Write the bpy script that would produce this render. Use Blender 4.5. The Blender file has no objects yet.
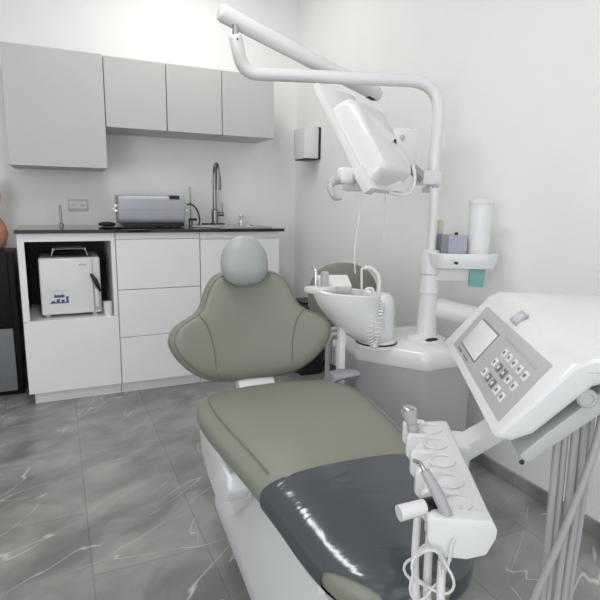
import bpy, bmesh, math, random
from mathutils import Vector, Matrix
random.seed(7)
PI = math.pi
sc = bpy.context.scene
C = sc.collection

# ------------------------------------------------------------------ camera
f_px, pitch, yaw, roll, cam_h = 521.0, math.radians(10.5), math.radians(25.0), math.radians(0.9), 1.10
fw = Vector((math.sin(yaw)*math.cos(pitch), math.cos(yaw)*math.cos(pitch), -math.sin(pitch)))
rt = Vector((math.cos(yaw), -math.sin(yaw), 0))
up = rt.cross(fw)
rt2 = rt*math.cos(roll) + up*math.sin(roll)
up2 = up*math.cos(roll) - rt*math.sin(roll)
cd = bpy.data.cameras.new('camera')
cd.sensor_width = 36; cd.sensor_fit = 'HORIZONTAL'
cd.lens = 36*f_px/600
cd.clip_start = 0.02
cam = bpy.data.objects.new('camera', cd); C.objects.link(cam)
cam.matrix_world = Matrix(((rt2.x, up2.x, -fw.x, 0), (rt2.y, up2.y, -fw.y, 0), (rt2.z, up2.z, -fw.z, cam_h), (0, 0, 0, 1)))
sc.camera = cam

# ------------------------------------------------------------------ world, lamps, exposure
w = bpy.data.worlds.new('world'); sc.world = w; w.use_nodes = True
w.node_tree.nodes['Background'].inputs[0].default_value = (0.93, 0.97, 1.0, 1)
w.node_tree.nodes['Background'].inputs[1].default_value = 1.35
def area(name, loc, size, power, col=(1, 0.985, 0.96)):
    l = bpy.data.lights.new(name, 'AREA'); l.shape = 'RECTANGLE'; l.size = size[0]; l.size_y = size[1]
    l.energy = power; l.color = col
    o = bpy.data.objects.new(name, l); C.objects.link(o); o.location = loc
    return o
area('ceiling_light_back', (0.75, 2.85, 2.57), (0.5, 0.5), 8)
area('ceiling_light_middle', (0.1, 1.25, 2.57), (0.22, 1.3), 16)
area('ceiling_light_front', (0.2, -0.6, 2.57), (0.6, 0.6), 2.5)
fill = area('left_fill_light', (-2.3, -1.0, 1.30), (2.0, 1.9), 44, (0.97, 0.985, 1.0))  # added fill lamp at front left to lift low surfaces; no window there
fill.rotation_euler = Vector((3.0, 2.6, -0.35)).to_track_quat('-Z', 'Y').to_euler()
sc.view_settings.view_transform = 'Standard'
sc.view_settings.look = 'None'
sc.view_settings.gamma = 1
sc.view_settings.use_curve_mapping = False
sc.view_settings.exposure = 0.0

# ------------------------------------------------------------------ materials
def nt(m): return m.node_tree.nodes, m.node_tree.links
def mat(name, col, rough=0.5, metal=0.0, spec=0.5, coat=0.0, bump=0.0, bscale=200.0, var=0.0):
    m = bpy.data.materials.new(name); m.use_nodes = True
    n, l = nt(m); b = n['Principled BSDF']
    b.inputs['Base Color'].default_value = (*col, 1)
    b.inputs['Roughness'].default_value = rough
    b.inputs['Metallic'].default_value = metal
    b.inputs['Specular IOR Level'].default_value = spec
    b.inputs['Coat Weight'].default_value = coat
    tc = n.new('ShaderNodeTexCoord')
    nz = n.new('ShaderNodeTexNoise'); nz.inputs['Scale'].default_value = bscale; nz.inputs['Detail'].default_value = 4
    l.new(tc.outputs['Object'], nz.inputs['Vector'])
    if bump:
        bp = n.new('ShaderNodeBump'); bp.inputs['Strength'].default_value = bump; bp.inputs['Distance'].default_value = 0.002
        l.new(nz.outputs['Fac'], bp.inputs['Height']); l.new(bp.outputs['Normal'], b.inputs['Normal'])
    v = var if var else 0.03
    mx = n.new('ShaderNodeMapRange'); mx.inputs['To Min'].default_value = 1-v; mx.inputs['To Max'].default_value = 1+v
    n2 = n.new('ShaderNodeTexNoise'); n2.inputs['Scale'].default_value = 6; l.new(tc.outputs['Object'], n2.inputs['Vector'])
    l.new(n2.outputs['Fac'], mx.inputs['Value'])
    mu = n.new('ShaderNodeMix'); mu.data_type = 'RGBA'; mu.blend_type = 'MULTIPLY'; mu.inputs[0].default_value = 1
    mu.inputs[6].default_value = (*col, 1)
    l.new(mx.outputs['Result'], mu.inputs[7]); l.new(mu.outputs[2], b.inputs['Base Color'])
    return m
M = {}
M['wall'] = mat('white_wall_paint', (0.88, 0.88, 0.868), 0.7, bump=0.03, bscale=90)
M['ceiling'] = mat('ceiling_paint', (0.85, 0.85, 0.84), 0.8)
M['cabinet'] = mat('white_laminate', (0.83, 0.83, 0.84), 0.35)
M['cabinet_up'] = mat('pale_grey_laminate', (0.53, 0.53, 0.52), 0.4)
M['niche'] = mat('dark_wood_back', (0.02, 0.013, 0.012), 0.5)
M['counter'] = mat('black_polished_stone', (0.007, 0.007, 0.008), 0.09, spec=0.5)
M['white'] = mat('white_plastic', (0.75, 0.75, 0.76), 0.28)
M['white2'] = mat('white_enamel', (0.75, 0.755, 0.76), 0.18, coat=0.4)
M['cool'] = mat('cool_white_plastic', (0.80, 0.81, 0.83), 0.3)
M['grey'] = mat('mid_grey_plastic', (0.42, 0.42, 0.435), 0.35)
M['lgrey'] = mat('light_grey_plastic', (0.46, 0.47, 0.47), 0.4)
M['armgrey'] = mat('blue_grey_plastic', (0.24, 0.24, 0.27), 0.45)
M['hose'] = mat('grey_silicone_hose', (0.36, 0.36, 0.36), 0.45)
M['whose'] = mat('pale_hose', (0.66, 0.66, 0.65), 0.4)
M['dark'] = mat('black_plastic', (0.012, 0.012, 0.013), 0.4)
M['fridge'] = mat('black_appliance', (0.006, 0.006, 0.007), 0.4, spec=0.2)
M['fgrey'] = mat('slate_panel', (0.17, 0.18, 0.20), 0.35)
M['steel'] = mat('brushed_steel', (0.55, 0.55, 0.54), 0.25, metal=1)
M['chrome'] = mat('chrome', (0.75, 0.75, 0.75), 0.1, metal=1)
M['silver'] = mat('silver_case', (0.40, 0.41, 0.455), 0.42, metal=0.2, var=0.1)
M['tapsteel'] = mat('satin_tap_steel', (0.30, 0.295, 0.28), 0.28, metal=1)
M['headrest'] = mat('headrest_cover', (0.36, 0.38, 0.38), 0.42)
M['cream'] = mat('matt_grey_case', (0.60, 0.60, 0.61), 0.5)
M['uphol'] = mat('sage_grey_leatherette', (0.225, 0.230, 0.183), 0.42, bump=0.15, bscale=500)
M['seam'] = mat('seam_thread', (0.16, 0.165, 0.125), 0.6)
M['peach'] = mat('peach_ceramic', (0.62, 0.30, 0.20), 0.5)
M['blue'] = mat('blue_print', (0.06, 0.08, 0.25), 0.5)
M['lilac'] = mat('lilac_card', (0.40, 0.40, 0.50), 0.5, var=0.45)
M['lilac2'] = mat('slate_card', (0.23, 0.24, 0.30), 0.5, var=0.3)
M['mint'] = mat('mint_packet', (0.22, 0.45, 0.43), 0.4, var=0.4)
M['beige'] = mat('beige_card', (0.62, 0.60, 0.46), 0.6)
M['screen'] = mat('lcd_screen', (0.74, 0.74, 0.74), 0.2)
M['panelgrey'] = mat('silver_keypad', (0.44, 0.45, 0.46), 0.4)
M['keygrey'] = mat('dark_key', (0.17, 0.17, 0.18), 0.4)
M['keywhite'] = mat('white_key', (0.74, 0.74, 0.74), 0.4)
M['frost'] = mat('frosted_plastic', (0.80, 0.81, 0.82), 0.35)
# frosted tube: slightly see-through
def make_frost(m):
    n, l = nt(m); b = n['Principled BSDF']
    b.inputs['Transmission Weight'].default_value = 0.35; b.inputs['IOR'].default_value = 1.2

def make_vinyl():
    m = bpy.data.materials.new('dark_clear_vinyl'); m.use_nodes = True
    n, l = nt(m); b = n['Principled BSDF']
    b.inputs['Base Color'].default_value = (0.058, 0.068, 0.078, 1)
    b.inputs['Roughness'].default_value = 0.16; b.inputs['Specular IOR Level'].default_value = 0.75
    tc = n.new('ShaderNodeTexCoord')
    mp = n.new('ShaderNodeMapping'); mp.inputs['Scale'].default_value = (5, 14, 5); mp.inputs['Rotation'].default_value = (0, 0, 0.35)
    l.new(tc.outputs['Object'], mp.inputs['Vector'])
    nz = n.new('ShaderNodeTexNoise'); nz.inputs['Scale'].default_value = 1.0; nz.inputs['Detail'].default_value = 3; nz.inputs['Distortion'].default_value = 0.8
    l.new(mp.outputs['Vector'], nz.inputs['Vector'])
    bp = n.new('ShaderNodeBump'); bp.inputs['Strength'].default_value = 0.35; bp.inputs['Distance'].default_value = 0.012
    l.new(nz.outputs['Fac'], bp.inputs['Height']); l.new(bp.outputs['Normal'], b.inputs['Normal'])
    return m
M['vinyl'] = make_vinyl()
def make_floor(name, seams=True):
    m = bpy.data.materials.new(name); m.use_nodes = True
    n, l = nt(m); b = n['Principled BSDF']
    b.inputs['Roughness'].default_value = 0.26; b.inputs['Specular IOR Level'].default_value = 0.4
    tc = n.new('ShaderNodeTexCoord')
    def noise(scale, detail=5, dist=0.0, rot=0.0, sx=1.0, sy=1.0, off=0.0):
        mp = n.new('ShaderNodeMapping'); mp.vector_type = 'TEXTURE'; mp.inputs['Rotation'].default_value = (0, 0, rot); mp.inputs['Scale'].default_value = (1/sx, 1/sy, 1); mp.inputs['Location'].default_value = (off, off*1.7, off)
        l.new(tc.outputs['Object'], mp.inputs['Vector'])
        z = n.new('ShaderNodeTexNoise'); z.inputs['Scale'].default_value = scale; z.inputs['Detail'].default_value = detail; z.inputs['Distortion'].default_value = dist
        l.new(mp.outputs['Vector'], z.inputs['Vector']); return z.outputs['Fac']
    def math_(op, a, bb=None, c=None):
        k = n.new('ShaderNodeMath'); k.operation = op
        for i, x in enumerate((a, bb, c)):
            if x is None: continue
            if isinstance(x, (int, float)): k.inputs[i].default_value = x
            else: l.new(x, k.inputs[i])
        return k.outputs[0]
    def vein(scale, rot, sx, sy, off, width, thr, dist=0.35):
        z = noise(scale, 3, dist, rot, sx, sy, off)
        d = math_('ABSOLUTE', math_('SUBTRACT', z, 0.5))
        line = math_('SUBTRACT', 1.0, math_('SMOOTH_MIN', math_('DIVIDE', d, width), 1.0, 0.2))
        msk = noise(3.2, 2, 0, 0, 1, 1, off+5)
        mr = n.new('ShaderNodeMapRange'); mr.inputs['From Min'].default_value = thr; mr.inputs['From Max'].default_value = thr+0.1
        l.new(msk, mr.inputs['Value'])
        return math_('MULTIPLY', math_('MAXIMUM', line, 0.0), mr.outputs['Result'])
    v = math_('MAXIMUM', vein(1.5, math.radians(38), 0.35, 2.4, 3.1, 0.0035, 0.46, 0.25), vein(1.6, math.radians(8), 0.4, 2.2, 9.4, 0.0030, 0.50, 0.3))
    v = math_('MAXIMUM', v, vein(2.0, math.radians(62), 0.4, 2.0, 14.2, 0.0030, 0.52, 0.3))
    base = noise(4.5, 12, 0.6, 0.6, 0.8, 1.3, 1.0)
    cr = n.new('ShaderNodeValToRGB')
    cr.color_ramp.elements[0].position = 0.3; cr.color_ramp.elements[0].color = (0.182, 0.184, 0.176, 1)
    cr.color_ramp.elements[1].position = 0.72; cr.color_ramp.elements[1].color = (0.385, 0.387, 0.37, 1)
    l.new(base, cr.inputs[0])
    mx = n.new('ShaderNodeMix'); mx.data_type = 'RGBA'
    l.new(math_('MULTIPLY', v, 0.75), mx.inputs[0]); l.new(cr.outputs[0], mx.inputs[6]); mx.inputs[7].default_value = (0.72, 0.71, 0.69, 1)
    col = mx.outputs[2]
    if seams:
        sp = n.new('ShaderNodeSeparateXYZ'); l.new(tc.outputs['Object'], sp.inputs[0])
        cb = n.new('ShaderNodeCombineXYZ')
        l.new(math_('ADD', sp.outputs[1], 7.0-1.50+0.35*0), cb.inputs[0]); l.new(math_('ADD', sp.outputs[0], 0.345*11-0.035), cb.inputs[1])
        br = n.new('ShaderNodeTexBrick'); br.inputs['Scale'].default_value = 1; br.inputs['Brick Width'].default_value = 0.7; br.inputs['Row Height'].default_value = 0.345
        br.inputs['Mortar Size'].default_value = 0.0022; br.inputs['Mortar Smooth'].default_value = 0.3; br.offset = 0.5
        br.inputs['Color1'].default_value = (0.93, 0.93, 0.93, 1); br.inputs['Color2'].default_value = (1.06, 1.06, 1.06, 1); br.inputs['Mortar'].default_value = (0.72, 0.72, 0.72, 1)
        l.new(cb.outputs[0], br.inputs['Vector'])
        mu = n.new('ShaderNodeMix'); mu.data_type = 'RGBA'; mu.blend_type = 'MULTIPLY'; mu.inputs[0].default_value = 1
        l.new(col, mu.inputs[6]); l.new(br.outputs['Color'], mu.inputs[7]); col = mu.outputs[2]
    l.new(col, b.inputs['Base Color'])
    return m
M['floor'] = make_floor('grey_marble_tile')
M['skirt'] = make_floor('dark_marble_skirting', False)

# ------------------------------------------------------------------ mesh helpers
def sharpen(bm, ang=38):
    lim = math.radians(ang)
    for fc in bm.faces: fc.smooth = True
    for e in bm.edges:
        e.smooth = len(e.link_faces) == 2 and e.calc_face_angle(0) < lim
def catmull(pts, n=8):
    pts = [Vector(p) for p in pts]; P = [pts[0]*2-pts[1]] + pts + [pts[-1]*2-pts[-2]]; out = []
    for i in range(1, len(P)-2):
        for k in range(n):
            t = k/n; a, b, c, d = P[i-1], P[i], P[i+1], P[i+2]
            out.append(0.5*((2*b)+(c-a)*t+(2*a-5*b+4*c-d)*t*t+(3*b-a-3*c+d)*t**3))
    out.append(pts[-1]); return out
def fillet(pts, r, n=6):
    pts = [Vector(p) for p in pts]; out = [pts[0]]
    for i in range(1, len(pts)-1):
        a = (pts[i-1]-pts[i]); b = (pts[i+1]-pts[i]); rr = min(r, a.length*0.48, b.length*0.48)
        p, q = pts[i]+a.normalized()*rr, pts[i]+b.normalized()*rr
        for k in range(n+1):
            t = k/n; out.append(p*(1-t)**2 + pts[i]*2*t*(1-t) + q*t*t)
    out.append(pts[-1]); return out
class B:
    def __init__(s): s.bm = bmesh.new()
    def _add(s, bm, mtx=None):
        if mtx is not None: bm.transform(mtx)
        me = bpy.data.meshes.new('tmp'); bm.to_mesh(me); bm.free(); s.bm.from_mesh(me); bpy.data.meshes.remove(me); return s
    def box(s, lo, hi, bev=0.0, seg=2, mtx=None):
        bm = bmesh.new(); bmesh.ops.create_cube(bm, size=1)
        lo = Vector(lo); hi = Vector(hi); d = hi-lo; c = (hi+lo)/2
        for v in bm.verts: v.co = Vector((v.co.x*d.x, v.co.y*d.y, v.co.z*d.z))+c
        if bev: bmesh.ops.bevel(bm, geom=bm.edges[:], offset=min(bev, 0.49*min(abs(d.x), abs(d.y), abs(d.z))), segments=seg, affect='EDGES', profile=0.6)
        return s._add(bm, mtx)
    def prism(s, poly, axis, lo, hi, bev=0.0, seg=2, mtx=None):
        """poly of 2D points in the plane across `axis` (x: (y,z), y: (x,z), z: (x,y))"""
        def mk(p, t): return {'x': (t, p[0], p[1]), 'y': (p[0], t, p[1]), 'z': (p[0], p[1], t)}[axis]
        bm = bmesh.new()
        a = [bm.verts.new(mk(p, lo)) for p in poly]; b = [bm.verts.new(mk(p, hi)) for p in poly]
        bm.faces.new(a); bm.faces.new(b[::-1])
        for i in range(len(poly)):
            j = (i+1) % len(poly); bm.faces.new((a[i], b[i], b[j], a[j]))
        bmesh.ops.recalc_face_normals(bm, faces=bm.faces[:])
        if bev: bmesh.ops.bevel(bm, geom=[e for e in bm.edges if e.calc_face_angle(0) > 0.5], offset=bev, segments=seg, affect='EDGES', profile=0.6)
        return s._add(bm, mtx)
    def loft(s, rings, cap=True, closed=True, mtx=None):
        bm = bmesh.new(); R = [[bm.verts.new(p) for p in r] for r in rings]; n = len(R[0])
        for a, b in zip(R, R[1:]):
            for i in range(n if closed else n-1):
                j = (i+1) % n; bm.faces.new((a[i], a[j], b[j], b[i]))
        if cap and closed:
            bm.faces.new(R[0][::-1]); bm.faces.new(R[-1])
        bmesh.ops.recalc_face_normals(bm, faces=bm.faces[:])
        return s._add(bm, mtx)
    def tube(s, pts, r, n=12, mtx=None, round_end=False):
        pts = [Vector(p) for p in pts]; rs = r if isinstance(r, (list, tuple)) else [r]*len(pts)
        if round_end:
            t0 = (pts[0]-pts[1]).normalized(); t1 = (pts[-1]-pts[-2]).normalized()
            pts = [pts[0]+t0*rs[0]*0.45, pts[0]+t0*rs[0]*0.3] + pts + [pts[-1]+t1*rs[-1]*0.3, pts[-1]+t1*rs[-1]*0.45]
            rs = [rs[0]*0.55, rs[0]*0.85] + list(rs) + [rs[-1]*0.85, rs[-1]*0.55]
        tan = []
        for i in range(len(pts)):
            a = pts[max(0, i-1)]; b = pts[min(len(pts)-1, i+1)]; tan.append((b-a).normalized())
        ref = Vector((0, 0, 1)) if abs(tan[0].z) < 0.9 else Vector((1, 0, 0))
        u = (ref-tan[0]*ref.dot(tan[0])).normalized(); rings = []
        for p, t, rr in zip(pts, tan, rs):
            u = (u-t*u.dot(t)).normalized(); v = t.cross(u)
            rings.append([p+(u*math.cos(2*PI*k/n)+v*math.sin(2*PI*k/n))*rr for k in range(n)])
        return s.loft(rings, mtx=mtx)
    def lathe(s, prof, c=(0, 0, 0), n=28, sx=1.0, sy=1.0, mtx=None):
        c = Vector(c)
        return s.loft([[c+Vector((r*sx*math.cos(2*PI*k/n), r*sy*math.sin(2*PI*k/n), z)) for k in range(n)] for r, z in prof], mtx=mtx)
    def ball(s, c, r, mtx=None, p=2.0, nu=28, nv=18):
        c = Vector(c); rings = []
        se = lambda x: math.copysign(abs(x)**(2/p), x)
        for i in range(nv+1):
            th = -PI/2+PI*(i+0.02*(i == 0)-0.02*(i == nv))/nv
            rings.append([c+Vector((r[0]*se(math.cos(th))*se(math.cos(2*PI*k/nu)), r[1]*se(math.cos(th))*se(math.sin(2*PI*k/nu)), r[2]*se(math.sin(th)))) for k in range(nu)])
        return s.loft(rings, mtx=mtx)
    def build(s, name, m, parent=None, loc=None, rz=0.0, ang=38):
        bmesh.ops.remove_doubles(s.bm, verts=s.bm.verts[:], dist=1e-6)
        sharpen(s.bm, ang)
        me = bpy.data.meshes.new(name); s.bm.to_mesh(me); s.bm.free()
        me.materials.append(M[m] if isinstance(m, str) else m)
        o = bpy.data.objects.new(name, me); C.objects.link(o)
        if parent is not None: o.parent = parent
        if loc is not None: o.location = loc
        o.rotation_euler = (0, 0, rz)
        return o
def thing(name, label, cat, loc=(0, 0, 0), rz=0.0, group=None):
    o = bpy.data.objects.new(name, None); C.objects.link(o); o.location = loc; o.rotation_euler = (0, 0, rz); o.empty_display_size = 0.05
    return tag(o, label, cat, group)
def tag(o, label, cat, group=None):
    o['label'] = label; o['category'] = cat
    if group: o['group'] = group
    return o
def struct(o): o['kind'] = 'structure'; return o
def rrect(cx, cy, hx, hy, r, n=6):
    out = []
    for sx, sy, a0 in ((1, 1, 0), (-1, 1, PI/2), (-1, -1, PI), (1, -1, 1.5*PI)):
        for k in range(n+1):
            a = a0+PI/2*k/n; out.append((cx+sx*(hx-r)+r*math.cos(a), cy+sy*(hy-r)+r*math.sin(a)))
    return out
V = Vector

# ================================================================== SETTING
XW, YW = 1.61, 3.558
struct(B().box((-2.6, -2.2, -0.1), (XW+0.1, YW+0.1, 0)).build('floor', 'floor'))
struct(B().box((-2.6, YW, 0), (XW+0.1, YW+0.1, 2.6)).build('wall_back', 'wall'))
struct(B().box((XW, -2.2, 0), (XW+0.1, YW, 2.6)).build('wall_right', 'wall'))
struct(B().box((-2.7, -2.2, 0), (-2.6, YW, 2.6)).build('wall_left', 'wall'))
struct(B().box((-2.7, -2.2, 2.6), (XW+0.1, YW+0.1, 2.7)).build('ceiling', 'ceiling'))
struct(B().box((XW-0.012, -2.2, 0), (XW, YW, 0.052), 0.001, 1).build('baseboard_right', 'skirt'))
struct(B().box((1.28, YW-0.012, 0), (XW-0.012, YW, 0.052), 0.001, 1).build('baseboard_back', 'skirt'))

# ================================================================== UPPER CABINETS
def upper(x0, x1, z0, z1, yf, label, hinge):
    t = thing('wall_cabinet', label, 'cabinet', ((x0+x1)/2, YW-0.001, z0), group='wall cabinets above the counter')
    hw = (x1-x0)/2
    dpt = YW-yf-0.001
    B().box((-hw+0.001, -dpt+0.019, 0), (hw-0.001, 0, z1-z0), 0.001, 1).build('body', 'cabinet_up', t)
    B().box((-hw+0.0015, -dpt, 0.0), (hw-0.0015, -dpt+0.018, z1-z0), 0.0015, 1).build('door', 'cabinet_up', t)
upper(-0.205, 0.284, 1.276, 1.879, 3.195, 'tall white wall cabinet at the left end of the upper row, hanging lowest', 0)
upper(0.287, 0.625, 1.505, 1.879, 3.218, 'short white wall cabinet directly right of the tall one, above the silver case', 0)
upper(0.627, 0.958, 1.505, 1.879, 3.218, 'middle short white wall cabinet, above the tall kitchen tap', 0)
upper(0.960, 1.298, 1.505, 1.879, 3.218, 'short white wall cabinet at the right end of the upper row, near the corner', 0)

# ================================================================== BASE CABINETS
YC = 3.0
def panel(b, x0, x1, z0, z1, y0=0.0, th=0.018): return b.box((x0, y0, z0), (x1, y0+th, z1), 0.0012, 1)
# oven niche unit (x -0.19..0.285)
t = thing('base_cabinet', 'white base cabinet with an open dark niche holding the small steriliser', 'cabinet', (0.05, YC, 0), group='base cabinets under the black worktop')
b = B()
b.box((-0.237, 0.019, 0.07), (-0.219, 0.545, 0.9285)); b.box((0.215, 0.019, 0.07), (0.234, 0.545, 0.9285))
b.box((-0.237, 0.019, 0.07), (0.234, 0.545, 0.088)); b.box((-0.219, 0.019, 0.885), (0.215, 0.545, 0.9285))
b.box((-0.219, 0.003, 0.45), (0.215, 0.545, 0.468))
b.build('body', 'cabinet', t)
b = B(); panel(b, -0.237, -0.205, 0.468, 0.9285); panel(b, 0.212, 0.234, 0.468, 0.9285); panel(b, -0.205, 0.212, 0.885, 0.9285)
b.build('face_frame', 'cabinet', t)
B().box((-0.219, 0.53, 0.468), (0.215, 0.544, 0.885)).box((-0.2185, 0.02, 0.47), (-0.2165, 0.53, 0.884)).build('niche_lining', 'niche', t)
b = B(); panel(b, -0.237, 0.234, 0.072, 0.466); b.build('door', 'cabinet', t)
B().box((-0.213, 0.055, 0.0), (0.234, 0.07, 0.07)).build('plinth', 'cabinet', t)
# drawer unit
t = thing('base_cabinet', 'white base cabinet with three stacked drawer fronts, under the silver case', 'cabinet', (0.52, YC, 0), group='base cabinets under the black worktop')
B().box((-0.233, 0.019, 0.07), (0.229, 0.545, 0.9285)).build('body', 'cabinet', t)
for z0, z1 in ((0.072, 0.340), (0.343, 0.610), (0.614, 0.890)):
    b = B(); panel(b, -0.232, 0.228, z0, z1); b.build('drawer', 'cabinet', t)
b = B(); panel(b, -0.233, 0.229, 0.894, 0.9285, 0.004); b.build('top_rail', 'cabinet', t)
B().box((-0.233, 0.055, 0.0), (0.229, 0.07, 0.07)).build('plinth', 'cabinet', t)
# sink unit
t = thing('base_cabinet', 'white base cabinet under the sink, right end, behind the chair headrest', 'cabinet', (1.0, YC, 0), group='base cabinets under the black worktop')
b = B(); b.box((-0.248, 0.019, 0.07), (0.252, 0.545, 0.72)); b.box((-0.248, 0.019, 0.72), (-0.23, 0.545, 0.9285)); b.box((0.234, 0.019, 0.72), (0.252, 0.545, 0.9285)); b.box((-0.23, 0.53, 0.72), (0.234, 0.545, 0.9285)); b.box((-0.23, 0.019, 0.8), (0.234, 0.03, 0.9285))
b.build('body', 'cabinet', t)
b = B(); panel(b, -0.246, 0.250, 0.072, 0.882); b.build('door', 'cabinet', t)
b = B(); panel(b, -0.248, 0.252, 0.893, 0.9285, 0.004); b.build('top_rail', 'cabinet', t)
B().box((-0.248, 0.055, 0.0), (0.252, 0.07, 0.07)).build('plinth', 'cabinet', t)

# worktop with sink cut-out
wx0, wx1, wy0, wy1 = -0.195, 1.275, 2.975, YW-0.001
sx0, sx1, sy0, sy1 = 0.86, 1.22, 3.08, 3.42
b = B()
b.box((wx0, wy0, 0.929), (sx0, wy1, 0.947), 0.002, 1); b.box((sx1, wy0, 0.929), (wx1, wy1, 0.947), 0.002, 1)
b.box((sx0, wy0, 0.929), (sx1, sy0, 0.947), 0.0); b.box((sx0, sy1, 0.929), (sx1, wy1, 0.947), 0.0)
tag(b.build('worktop', 'counter'), 'long glossy black stone worktop across the white base cabinets', 'worktop')
# sink
t = thing('kitchen_sink', 'stainless steel sink let into the right end of the black worktop', 'sink', (1.04, 3.25, 0.9475))
o1, o2 = rrect(0, 0, 0.195, 0.185, 0.02), rrect(0, 0, 0.165, 0.155, 0.03)
b = B(); b.loft([[(x, y, -0.0005) for x, y in o1], [(x, y, 0.004) for x, y in o1], [(x*0.99, y*0.99, 0.005) for x, y in o1], [(x, y, 0.004) for x, y in o2], [(x*0.97, y*0.97, -0.14) for x, y in o2], [(x*0.3, y*0.3, -0.15) for x, y in o2]])
b.build('basin', 'steel', t)
B().lathe([(0.005, -0.149), (0.035, -0.149), (0.035, -0.145), (0.005, -0.144)]).build('drain', 'chrome', t)

# ================================================================== WORKTOP THINGS
# tall pull-down tap
t = thing('kitchen_tap', 'tall steel pull-down kitchen tap with side lever behind the sink', 'tap', (0.974, 3.466, 0.947))
B().box((-0.085, -0.028, 0), (0.06, 0.028, 0.013), 0.003).build('base_plate', 'dark', t)
b = B(); b.lathe([(0.022, 0.008), (0.022, 0.10), (0.018, 0.105), (0.014, 0.11), (0.0135, 0.30)]); b.build('body', 'tapsteel', t)
arc = [V((0, 0.0, 0.30))]+[V((-0.006*(1-math.cos(a)), -0.065*(1-math.cos(a))*1.0, 0.335+0.06*math.sin(a))) for a in [PI*k/12 for k in range(13)]]
B().tube(arc, 0.012).build('spout', 'tapsteel', t)
e = arc[-1]
B().tube([e, e+V((-0.001, -0.004, -0.03)), e+V((-0.002, -0.006, -0.09))], [0.014, 0.019, 0.021]).tube([e+V((-0.002, -0.006, -0.09)), e+V((-0.002, -0.0065, -0.105))], [0.022, 0.020]).build('spray_head', 'tapsteel', t)
B().tube([(0.02, 0, 0.075), (0.06, 0, 0.075)], 0.014).tube([(0.05, 0, 0.08), (0.052, 0, 0.15)], 0.005).build('lever', 'tapsteel', t)
# water filter tap: thin straight rod
t = thing('filter_tap', 'thin straight steel rod tap standing between the silver case and the tall tap', 'tap', (0.81, 3.47, 0.947))
B().lathe([(0.014, 0), (0.014, 0.03), (0.006, 0.035), (0.0045, 0.04), (0.004, 0.245), (0.002, 0.247)], n=14).build('rod', 'tapsteel', t)
B().box((-0.012, -0.012, 0.03), (0.04, 0.012, 0.045), 0.004).build('handle', 'dark', t)
# thin pin on the far left
t = thing('slim_faucet', 'thin upright steel rod on the left end of the black worktop', 'rod', (0.028, 3.42, 0.947))
B().lathe([(0.012, 0), (0.012, 0.012), (0.007, 0.018), (0.006, 0.118), (0.003, 0.122)], n=14).build('rod', 'tapsteel', t)
# sink soap pump
t = thing('soap_pump', 'small chrome soap pump behind the sink, right of the tall tap', 'soap pump', (1.155, 3.455, 0.9475))
B().lathe([(0.02, 0), (0.02, 0.012), (0.012, 0.018), (0.009, 0.05), (0.012, 0.055), (0.01, 0.07), (0.003, 0.072)], n=16).build('pump_body', 'chrome', t)
B().tube([(0, 0, 0.062), (0.01, -0.04, 0.058)], 0.005).build('nozzle', 'chrome', t)
# silver sterilising case
t = thing('silver_case', 'long silver metal case with side clasps lying on the black worktop', 'case', (0.525, 3.30, 0.947))
prof = [(y, z) for y, z in rrect(0, 0.105, 0.085, 0.083, 0.03, 5)]
b = B(); b.prism(prof, 'x', -0.195, 0.195, 0.012, 3); b.build('shell', 'silver', t)
B().box((-0.198, -0.0868, 0.108), (0.198, 0.0868, 0.111)).build('seam_band', 'lgrey', t)
for s in (-1, 1):
    B().box((s*0.198-0.014, -0.06, 0.085), (s*0.198+0.014, -0.02, 0.105), 0.003).box((s*0.2-0.01, -0.055, 0.112), (s*0.2+0.012, -0.025, 0.132), 0.003).tube([(s*0.2, -0.07, 0.1), (s*0.222, -0.07, 0.11), (s*0.2, -0.07, 0.125)], 0.003, 6).build('clasp', 'chrome', t)
B().box((0.10, -0.075, 0.1875), (0.16, -0.02, 0.1885)).prism([(-0.0862, 0.165), (-0.0862, 0.185), (-0.07, 0.1885), (-0.07, 0.1875), (-0.085, 0.184), (-0.085, 0.165)], 'x', 0.10, 0.16).build('maker_label', 'dark', t)
b = B(); b.box((-0.17, -0.07, 0.004), (0.19, 0.07, 0.022), 0.004)
for k in range(7): b.lathe([(0.009, 0), (0.009, 0.006)], c=(-0.15+k*0.052, -0.06, 0), n=10)
b.build('feet_rail', 'dark', t)
tag(B().ball((0, 0, 0.014), (0.05, 0.035, 0.014)).build('cushion_pad', 'dark', loc=(0.275, 3.33, 0.947)), 'small dark oval pad on the worktop left of the silver case', 'pad')
case = t
pts = catmull([(0.30, 3.20, 0.952), (0.25, 3.16, 0.952), (0.235, 3.11, 0.952), (0.29, 3.08, 0.952), (0.37, 3.09, 0.952), (0.5, 3.11, 0.952)])
B().tube([p-V((0.525, 3.30, 0.947)) for p in pts], 0.005, 8).build('power_cord', 'dark', case)
pts = catmull([(0.735, 3.27, 1.075), (0.765, 3.26, 1.085), (0.80, 3.25, 1.05), (0.815, 3.25, 0.99), (0.80, 3.24, 0.952), (0.76, 3.2, 0.952)])
B().tube([p-V((0.525, 3.30, 0.947)) for p in pts], 0.005, 8).build('drain_hose', 'dark', case)
pts = catmull([(0.75, 3.16, 0.953), (0.80, 3.12, 0.953), (0.86, 3.06, 0.953)]); b = B()
for k in range(3): b.tube([p+V((0.014*k, -0.010*k, 0)) - V((0.8, 3.1, 0.947)) for p in pts], 0.0055, 8)
tag(b.build('hose_coil', 'lgrey', loc=(0.8, 3.1, 0.947)), 'small grey hose bundle on the worktop beside the sink edge', 'hose')
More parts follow.
